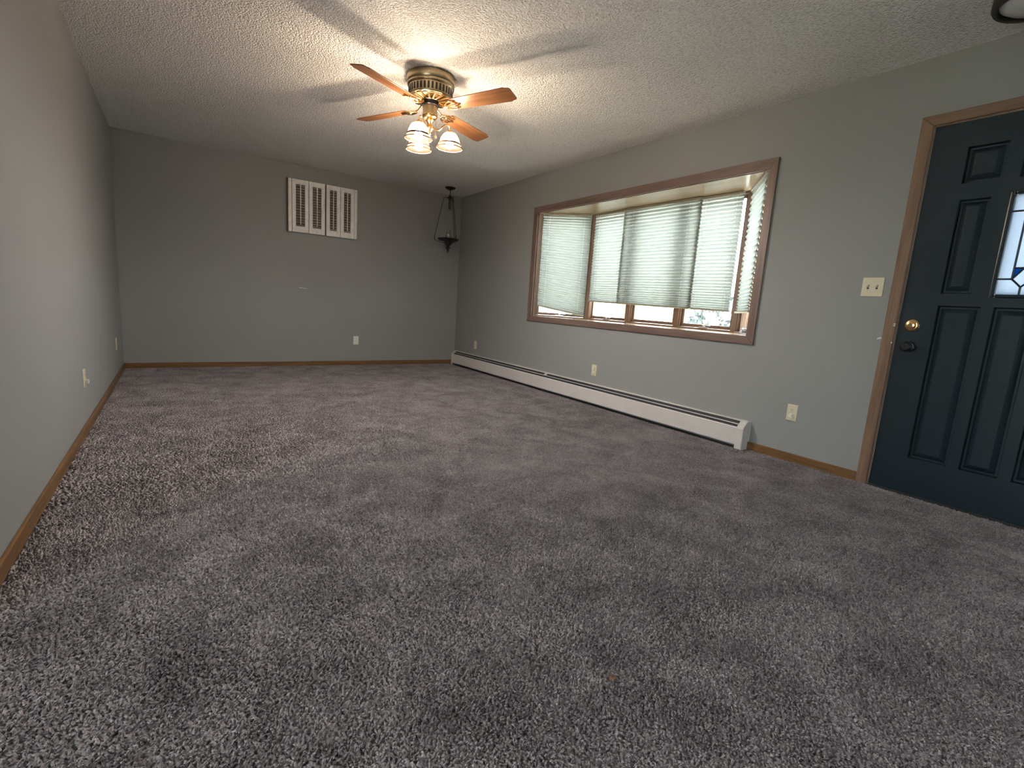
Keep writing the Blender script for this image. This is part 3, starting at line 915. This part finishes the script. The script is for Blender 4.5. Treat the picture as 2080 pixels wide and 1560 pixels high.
# three shades on curved arms
for ang in (336, 216, 96):
    a = math.radians(ang)
    R = lambda r, z: (FX + r * math.cos(a), FY + r * math.sin(a), z)
    MB().tube([R(0.022, 2.118), R(0.045, 2.108), R(0.068, 2.112), R(0.086, 2.130), R(0.104, 2.148), R(0.124, 2.150), R(0.138, 2.138), R(0.142, 2.118), R(0.142, 2.104)], 0.0055, 8).build('light_arm', 'brass', fan, smooth=True)
    MB().lathe([(0.010, 2.116), (0.022, 2.110), (0.027, 2.098), (0.026, 2.092)], R(0.142, 0), 20).build('shade_fitter', 'brass', fan, smooth=True)
    prof = [(0.026, 2.100), (0.036, 2.097), (0.050, 2.086), (0.061, 2.068), (0.069, 2.046), (0.074, 2.028), (0.080, 2.014), (0.088, 2.003), (0.091, 2.000)]
    wob = lambda k: 1.0 + 0.012 * math.cos(k * 2 * math.pi / 4)
    s_ = MB().shell(prof, R(0.142, 0), 48, wob).build('lamp_shade', 'lampshade', fan, smooth=True)
    MB().shell([(0.0752, 2.0310), (0.0775, 2.0280), (0.0795, 2.0220), (0.0790, 2.0195), (0.0765, 2.0255)], R(0.142, 0), 48, wob).build('brown_band', 'band', s_)
    MB().tube([Vector(R(0.142, 2.0)) + Vector((0.0905 * math.cos(q * math.pi / 24) * wob(q), 0.0905 * math.sin(q * math.pi / 24) * wob(q), 0)) for q in range(49)], 0.0026, 6).build('rim', 'band', s_)
    MB().lathe([(0.0, 2.078), (0.012, 2.076), (0.013, 2.056), (0.022, 2.040), (0.027, 2.024), (0.024, 2.008), (0.014, 1.998), (0.0, 1.994)], R(0.142, 0), 14).build('bulb', 'bulb', fan, smooth=True)
for (dx, dy, l) in ((0.030, -0.014, 0.10), (-0.012, 0.030, 0.07)):
    pc = MB()
    pc.tube([(FX + dx, FY + dy, 2.185), (FX + dx * 1.3, FY + dy * 1.3, 2.160), (FX + dx * 1.3, FY + dy * 1.3, 2.175 - l)], 0.0016, 5)
    pc.lathe([(0.0, 2.176 - l), (0.006, 2.170 - l), (0.006, 2.156 - l), (0.0, 2.150 - l)], (FX + dx * 1.3, FY + dy * 1.3, 0), 8)
    pc.build('pull_chain', 'brass', fan)

# ------------------------------------------------------------------ unlit hanging oil-style lamp in the far corner
PX, PY = 3.088, 6.196
pen = thing('pendant_lamp', (PX, PY, H), 'dark metal oil-lamp style pendant hanging in the far corner, unlit', 'pendant lamp')
pc_ = (PX, PY, 0)
MB().lathe([(0.070, H - 0.0005), (0.070, H - 0.006), (0.050, H - 0.022), (0.018, H - 0.034), (0.006, H - 0.040)], pc_, 28).build('canopy', 'bronze', pen, smooth=True)
MB().tube([(PX, PY, H - 0.038), (PX, PY, 2.330)], 0.005, 8).build('stem', 'bronze', pen)
MB().lathe([(0.006, 2.352), (0.012, 2.335), (0.026, 2.322), (0.034, 2.306), (0.030, 2.294), (0.012, 2.284), (0.016, 2.272), (0.016, 2.175), (0.010, 2.160), (0.0, 2.158)], pc_, 20).build('crown', 'bronze', pen, smooth=True)
for ang in (156, 36, -84):
    a = math.radians(ang)
    D2 = Vector((math.cos(a), math.sin(a), 0))
    base = Vector((PX, PY, 0))
    MB().tube([base + D2 * 0.015 + Vector((0, 0, 2.300)), base + D2 * 0.05 + Vector((0, 0, 2.312)), base + D2 * 0.078 + Vector((0, 0, 2.300)), base + D2 * 0.084 + Vector((0, 0, 2.285))], 0.006, 8).build('hook', 'bronze', pen, smooth=True)
    top = base + D2 * 0.084 + Vector((0, 0, 2.287))
    bot = base + D2 * 0.185 + Vector((0, 0, 1.800))
    chn = MB()
    nl = 30
    for k in range(nl):
        p0 = top.lerp(bot, k / nl)
        p1 = top.lerp(bot, (k + 1.15) / nl)
        mdl = (p0 + p1) / 2
        d = (p1 - p0).normalized()
        sd = d.orthogonal().normalized() if k % 2 else d.cross(d.orthogonal().normalized())
        chn.tube([p0, mdl + sd * 0.0060, p1, mdl - sd * 0.0060, p0], 0.0022, 4)
    chn.build('chain', 'bronze', pen)
    MB().tube([bot, bot + Vector((0, 0, -0.045)), base + D2 * 0.16 + Vector((0, 0, 1.742)), base + D2 * 0.045 + Vector((0, 0, 1.716))], [0.006, 0.005, 0.004, 0.004], 6).build('bracket_arm', 'bronze', pen, smooth=True)
def scal(k, r, h):
    return 1 + (0.06 * math.cos(k * 2 * math.pi / 4) if r > 0.10 else 0)
MB().lathe([(0.030, 1.775), (0.090, 1.762), (0.140, 1.778), (0.148, 1.772), (0.120, 1.748), (0.060, 1.738), (0.052, 1.712), (0.034, 1.690), (0.018, 1.678), (0.022, 1.668),
            (0.036, 1.658), (0.030, 1.648), (0.014, 1.640), (0.016, 1.622), (0.010, 1.604), (0.003, 1.590)], pc_, 32, scal).build('font_and_tray', 'bronze', pen, smooth=True)
MB().shell([(0.020, 1.772), (0.036, 1.800), (0.038, 1.822), (0.026, 1.850), (0.020, 1.885)], pc_, 24).build('glass_chimney', 'chimney', pen, smooth=True)
MB().lathe([(0.012, 1.770), (0.014, 1.790), (0.018, 1.812), (0.014, 1.830), (0.0, 1.838)], pc_, 12).build('bulb', 'white_plastic', pen, smooth=True)

# ------------------------------------------------------------------ flush ceiling light by the door
LX, LY = 3.075, 0.690
cl = thing('ceiling_light', (LX, LY, H), 'dark rimmed flush ceiling light near the door, at the top right corner', 'ceiling light')
MB().lathe([(0.130, H - 0.0005), (0.130, H - 0.030), (0.120, H - 0.034)], (LX, LY, 0), 36).build('base', 'bronze', cl, smooth=True)
MB().lathe([(0.150, H - 0.022), (0.158, H - 0.028), (0.160, H - 0.070), (0.154, H - 0.082), (0.142, H - 0.082), (0.139, H - 0.072), (0.139, H - 0.030), (0.150, H - 0.022)], (LX, LY, 0), 40).build('rim', 'bronze', cl, smooth=True)
MB().lathe([(0.138, H - 0.050), (0.136, H - 0.066), (0.110, H - 0.084), (0.060, H - 0.096), (0.0, H - 0.100)], (LX, LY, 0), 36).build('diffuser', 'lampwhite', cl, smooth=True)

# ------------------------------------------------------------------ debris on the carpet
def leaf(x, y, s, ang, label):
    mm = Matrix.Translation((x, y, 0.011)) @ Matrix.Rotation(ang, 4, 'Z')
    mb = MB(mm)
    n = 7
    up, lo = [], []
    for k in range(n):
        u = k / (n - 1)
        w = s * 0.34 * math.sin(math.pi * min(1, u * 0.92 + 0.06)) + 0.0008
        zc = 0.10 * s * math.sin(u * 5)
        up.append([(-s / 2 + s * u, w, zc + 0.22 * s * (w / s)), (-s / 2 + s * u, 0, zc), (-s / 2 + s * u, -w, zc + 0.28 * s * (w / s))])
    for t_ in (0.0, 0.0012):
        for a, b in zip(up, up[1:]):
            for q in (0, 1):
                mb.face([Vector(a[q]) + Vector((0, 0, t_)), Vector(b[q]) + Vector((0, 0, t_)), Vector(b[q + 1]) + Vector((0, 0, t_)), Vector(a[q + 1]) + Vector((0, 0, t_))])
    o = mb.build('dry_leaf', 'leafbrown', org=(x, y, 0.011))
    tag(o, label, 'leaf', 'leaf scraps on the carpet')
leaf(0.906, 0.756, 0.026, 0.5, 'small brown leaf scrap alone on the carpet in the foreground')
leaf(3.350, 1.831, 0.034, 0.2, 'reddish leaf scrap in front of the heater end')
leaf(3.30, 1.865, 0.030, 0.9, 'dark leaf scrap just left of the heater end')
leaf(3.013, 1.572, 0.028, 0.1, 'darkest leaf scrap on the carpet below the end outlet')
leaf(3.073, 1.692, 0.024, 1.2, 'faint leaf scrap on the carpet off the heater end')

# ------------------------------------------------------------------ carpet pile (uncountable)
def carpet_pile(regs, label):
    V, F = [], []
    base = 0
    for x0, x1, y0, y1, sp in regs:
        nx, ny = int((x1 - x0) / sp), int((y1 - y0) / sp)
        gx_, gy_ = np.meshgrid(np.linspace(x0, x1, nx), np.linspace(y0, y1, ny))
        px = gx_.ravel() + rng.uniform(-0.5, 0.5, nx * ny) * sp
        py = gy_.ravel() + rng.uniform(-0.5, 0.5, nx * ny) * sp
        keep = ~((px > 3.40) & (py > 1.86)) & ((px > XL + BT) | (py < LEND - 0.01) | ((px < XL - 0.14) & (py < LEND + 0.58))) & (px < XR - BT - 0.002) & (py < YB - BT)
        px, py = px[keep], py[keep]
        n = len(px)
        h = rng.uniform(0.0055, 0.0098, n)
        r = rng.uniform(0.7, 1.0, n) * sp
        # slow swirling lean, as brushed pile, plus jitter
        la = 1.5 * np.sin(px * 4.1 + 1.6 * np.sin(py * 3.3)) + 1.3 * np.cos(py * 3.7 + px * 2.2) + rng.normal(0, 1.9, n)
        lm = rng.uniform(0.2, 1.1, n) * 0.006
        tx, ty = px + lm * np.cos(la), py + lm * np.sin(la)
        a0 = rng.uniform(0, 2 * np.pi, n)
        vs = np.zeros((n, 6, 3))
        for k in range(3):
            a = a0 + k * 2.0944
            vs[:, k, 0] = px + r * np.cos(a); vs[:, k, 1] = py + r * np.sin(a); vs[:, k, 2] = 0.0005
            vs[:, 3 + k, 0] = tx + 0.55 * r * np.cos(a + 0.8); vs[:, 3 + k, 1] = ty + 0.55 * r * np.sin(a + 0.8); vs[:, 3 + k, 2] = h * (1 - 0.25 * (k == 1))
        idx = base + np.arange(n)[:, None] * 6
        tri = np.array([[0, 1, 4], [0, 4, 3], [1, 2, 5], [1, 5, 4], [2, 0, 3], [2, 3, 5], [3, 4, 5]])
        F.append((idx[:, :, None] + tri[None].reshape(1, 1, 21)).reshape(n * 7, 3))
        V.append(vs.reshape(n * 6, 3))
        base += n * 6
    V = np.concatenate(V).astype(np.float32)
    F = np.concatenate(F).astype(np.int32)
    me = bpy.data.meshes.new('carpet_pile')
    me.vertices.add(len(V))
    me.vertices.foreach_set('co', V.ravel())
    me.loops.add(F.size)
    me.loops.foreach_set('vertex_index', F.ravel())
    me.polygons.add(len(F))
    me.polygons.foreach_set('loop_start', np.arange(0, F.size, 3, dtype=np.int32))
    me.update(calc_edges=True)
    me.materials.append(M['pile'])
    o = bpy.data.objects.new('carpet_pile', me)
    COL.objects.link(o)
    tag(o, label, 'carpet', kind='stuff')
carpet_pile([(-0.47, 3.47, 0.0, 2.6, 0.0080), (-0.47, 3.47, 2.6, YB - 0.02, 0.0125)], 'worn grey-brown shag carpet pile covering the floor')
carpet_pile([(-1.70, -0.495, -0.2, LEND - 0.03, 0.0125)], 'grey-brown carpet pile running on beyond the end of the left wall')

# ================================================================== outside
GZ = -0.35
tag(MB().box(-60, 90, -60, 90, GZ - 0.3, GZ).build('ground', 'grass'), 'front lawn outside the windows', 'ground', kind='structure')
tag(MB().box(11.0, 17.0, -60, 90, GZ, GZ + 0.02).build('street', 'asphalt'), 'street beyond the front lawn', 'street', kind='structure')
tag(MB().box(9.6, 10.8, -60, 90, GZ, GZ + 0.04).build('sidewalk', 'concrete'), 'pale sidewalk along the street', 'sidewalk', kind='structure')

tag(MB().box(XWEST - 6.0, XWEST - 0.2, -9, 6, GZ, GZ + 0.05).build('patio', 'concrete'), 'added pale slab outside the adjoining room, bouncing daylight indoors', 'patio', kind='structure')  # invented pale paving, throws daylight up onto the ceiling
tag(MB().box(XWEST - 0.2, 6.0, -9, YREAR - 0.2, GZ, GZ + 0.05).build('bounce_slab', 'concrete'), 'added pale slab outside the rear wall, bouncing daylight indoors', 'bounce_slab', kind='structure')  # unseen reflector slab, added to brighten the ceiling through the rear window
tag(MB().box(4.15, 9.4, -3, 9, GZ, GZ + 0.05).build('front_bounce_slab', 'bounce_concrete'), 'added pale slab in front of the bay window, bouncing daylight indoors', 'bounce_slab', kind='structure')  # made-up bright paving, lifts the light entering under the shades
hs = thing('house', (24, 20, GZ), 'white neighbouring house seen through the gap under the shades', 'house')
MB().box(21, 29, 10, 28, GZ, 2.9).build('wall', 'siding', hs)
MB().prism([(20.4, 2.9), (29.6, 2.9), (25, 5.2)], lambda a, b, h: (a, h, b), 9.5, 28.5).build('roof', 'shingle', hs)
for y in (12.5, 16.5, 22.2, 24.6):
    w_ = MB().box(20.96, 21.02, y, y + 1.1, 1.0, 2.2).build('window', 'siding', hs)
    MB().box(20.94, 20.97, y + 0.08, y + 0.5, 1.08, 2.12).build('pane', 'farglass', w_)
    MB().box(20.94, 20.97, y + 0.6, y + 1.02, 1.08, 2.12).build('pane', 'farglass', w_)
MB().box(20.95, 21.02, 19.2, 20.15, GZ + 0.2, 2.15).build('front_door', 'sash', hs)

def shrub(x, y, r, hgt, label, nl=900, blossoms=0):
    t = thing('shrub', (x, y, GZ), label, 'shrub', 'shrubs on the front lawn')
    st = MB()
    for k in range(5):
        a = k * 1.257
        st.tube([(x, y, GZ), (x + 0.3 * r * math.cos(a), y + 0.3 * r * math.sin(a), GZ + hgt * 0.5), (x + 0.6 * r * math.cos(a), y + 0.6 * r * math.sin(a), GZ + hgt * 0.85)], [0.03, 0.02, 0.008], 6)
    st.build('stems', 'bark', t)
    lf = MB()
    for k in range(nl):
        d = Vector((random.gauss(0, 1), random.gauss(0, 1), random.gauss(0, 1))).normalized()
        q = random.uniform(0.55, 1.0)
        c = Vector((x + d.x * r * q, y + d.y * r * q, GZ + hgt * 0.5 + d.z * hgt * 0.5 * q))
        u = Vector((random.gauss(0, 1), random.gauss(0, 1), random.gauss(0, 1))).normalized()
        w = d.cross(u).normalized()
        s = random.uniform(0.04, 0.09)
        lf.face([c - u * s, c + w * s * 0.5, c + u * s, c - w * s * 0.5])
    fo = lf.build('foliage', 'foliage', t)
    fo['kind'] = 'stuff'
    for k in range(blossoms):
        a = random.uniform(2.2, 4.2)
        zz = random.uniform(0.7, 1.15)
        MB().lathe([(0.02, -0.05), (0.09, -0.02), (0.10, 0.03), (0.05, 0.075), (0.0, 0.085)], (x + r * 0.98 * math.cos(a), y + r * 0.98 * math.sin(a), zz), 9).build('blossom', 'blossom', t)
shrub(9.0, 6.0, 0.75, 2.0, 'blue-green shrub seen under the narrow shade by the right corner', 1100, 7)
shrub(8.6, 4.6, 0.7, 1.7, 'shrub seen past the right corner post of the bay', 700)
print('objects', len(bpy.data.objects))
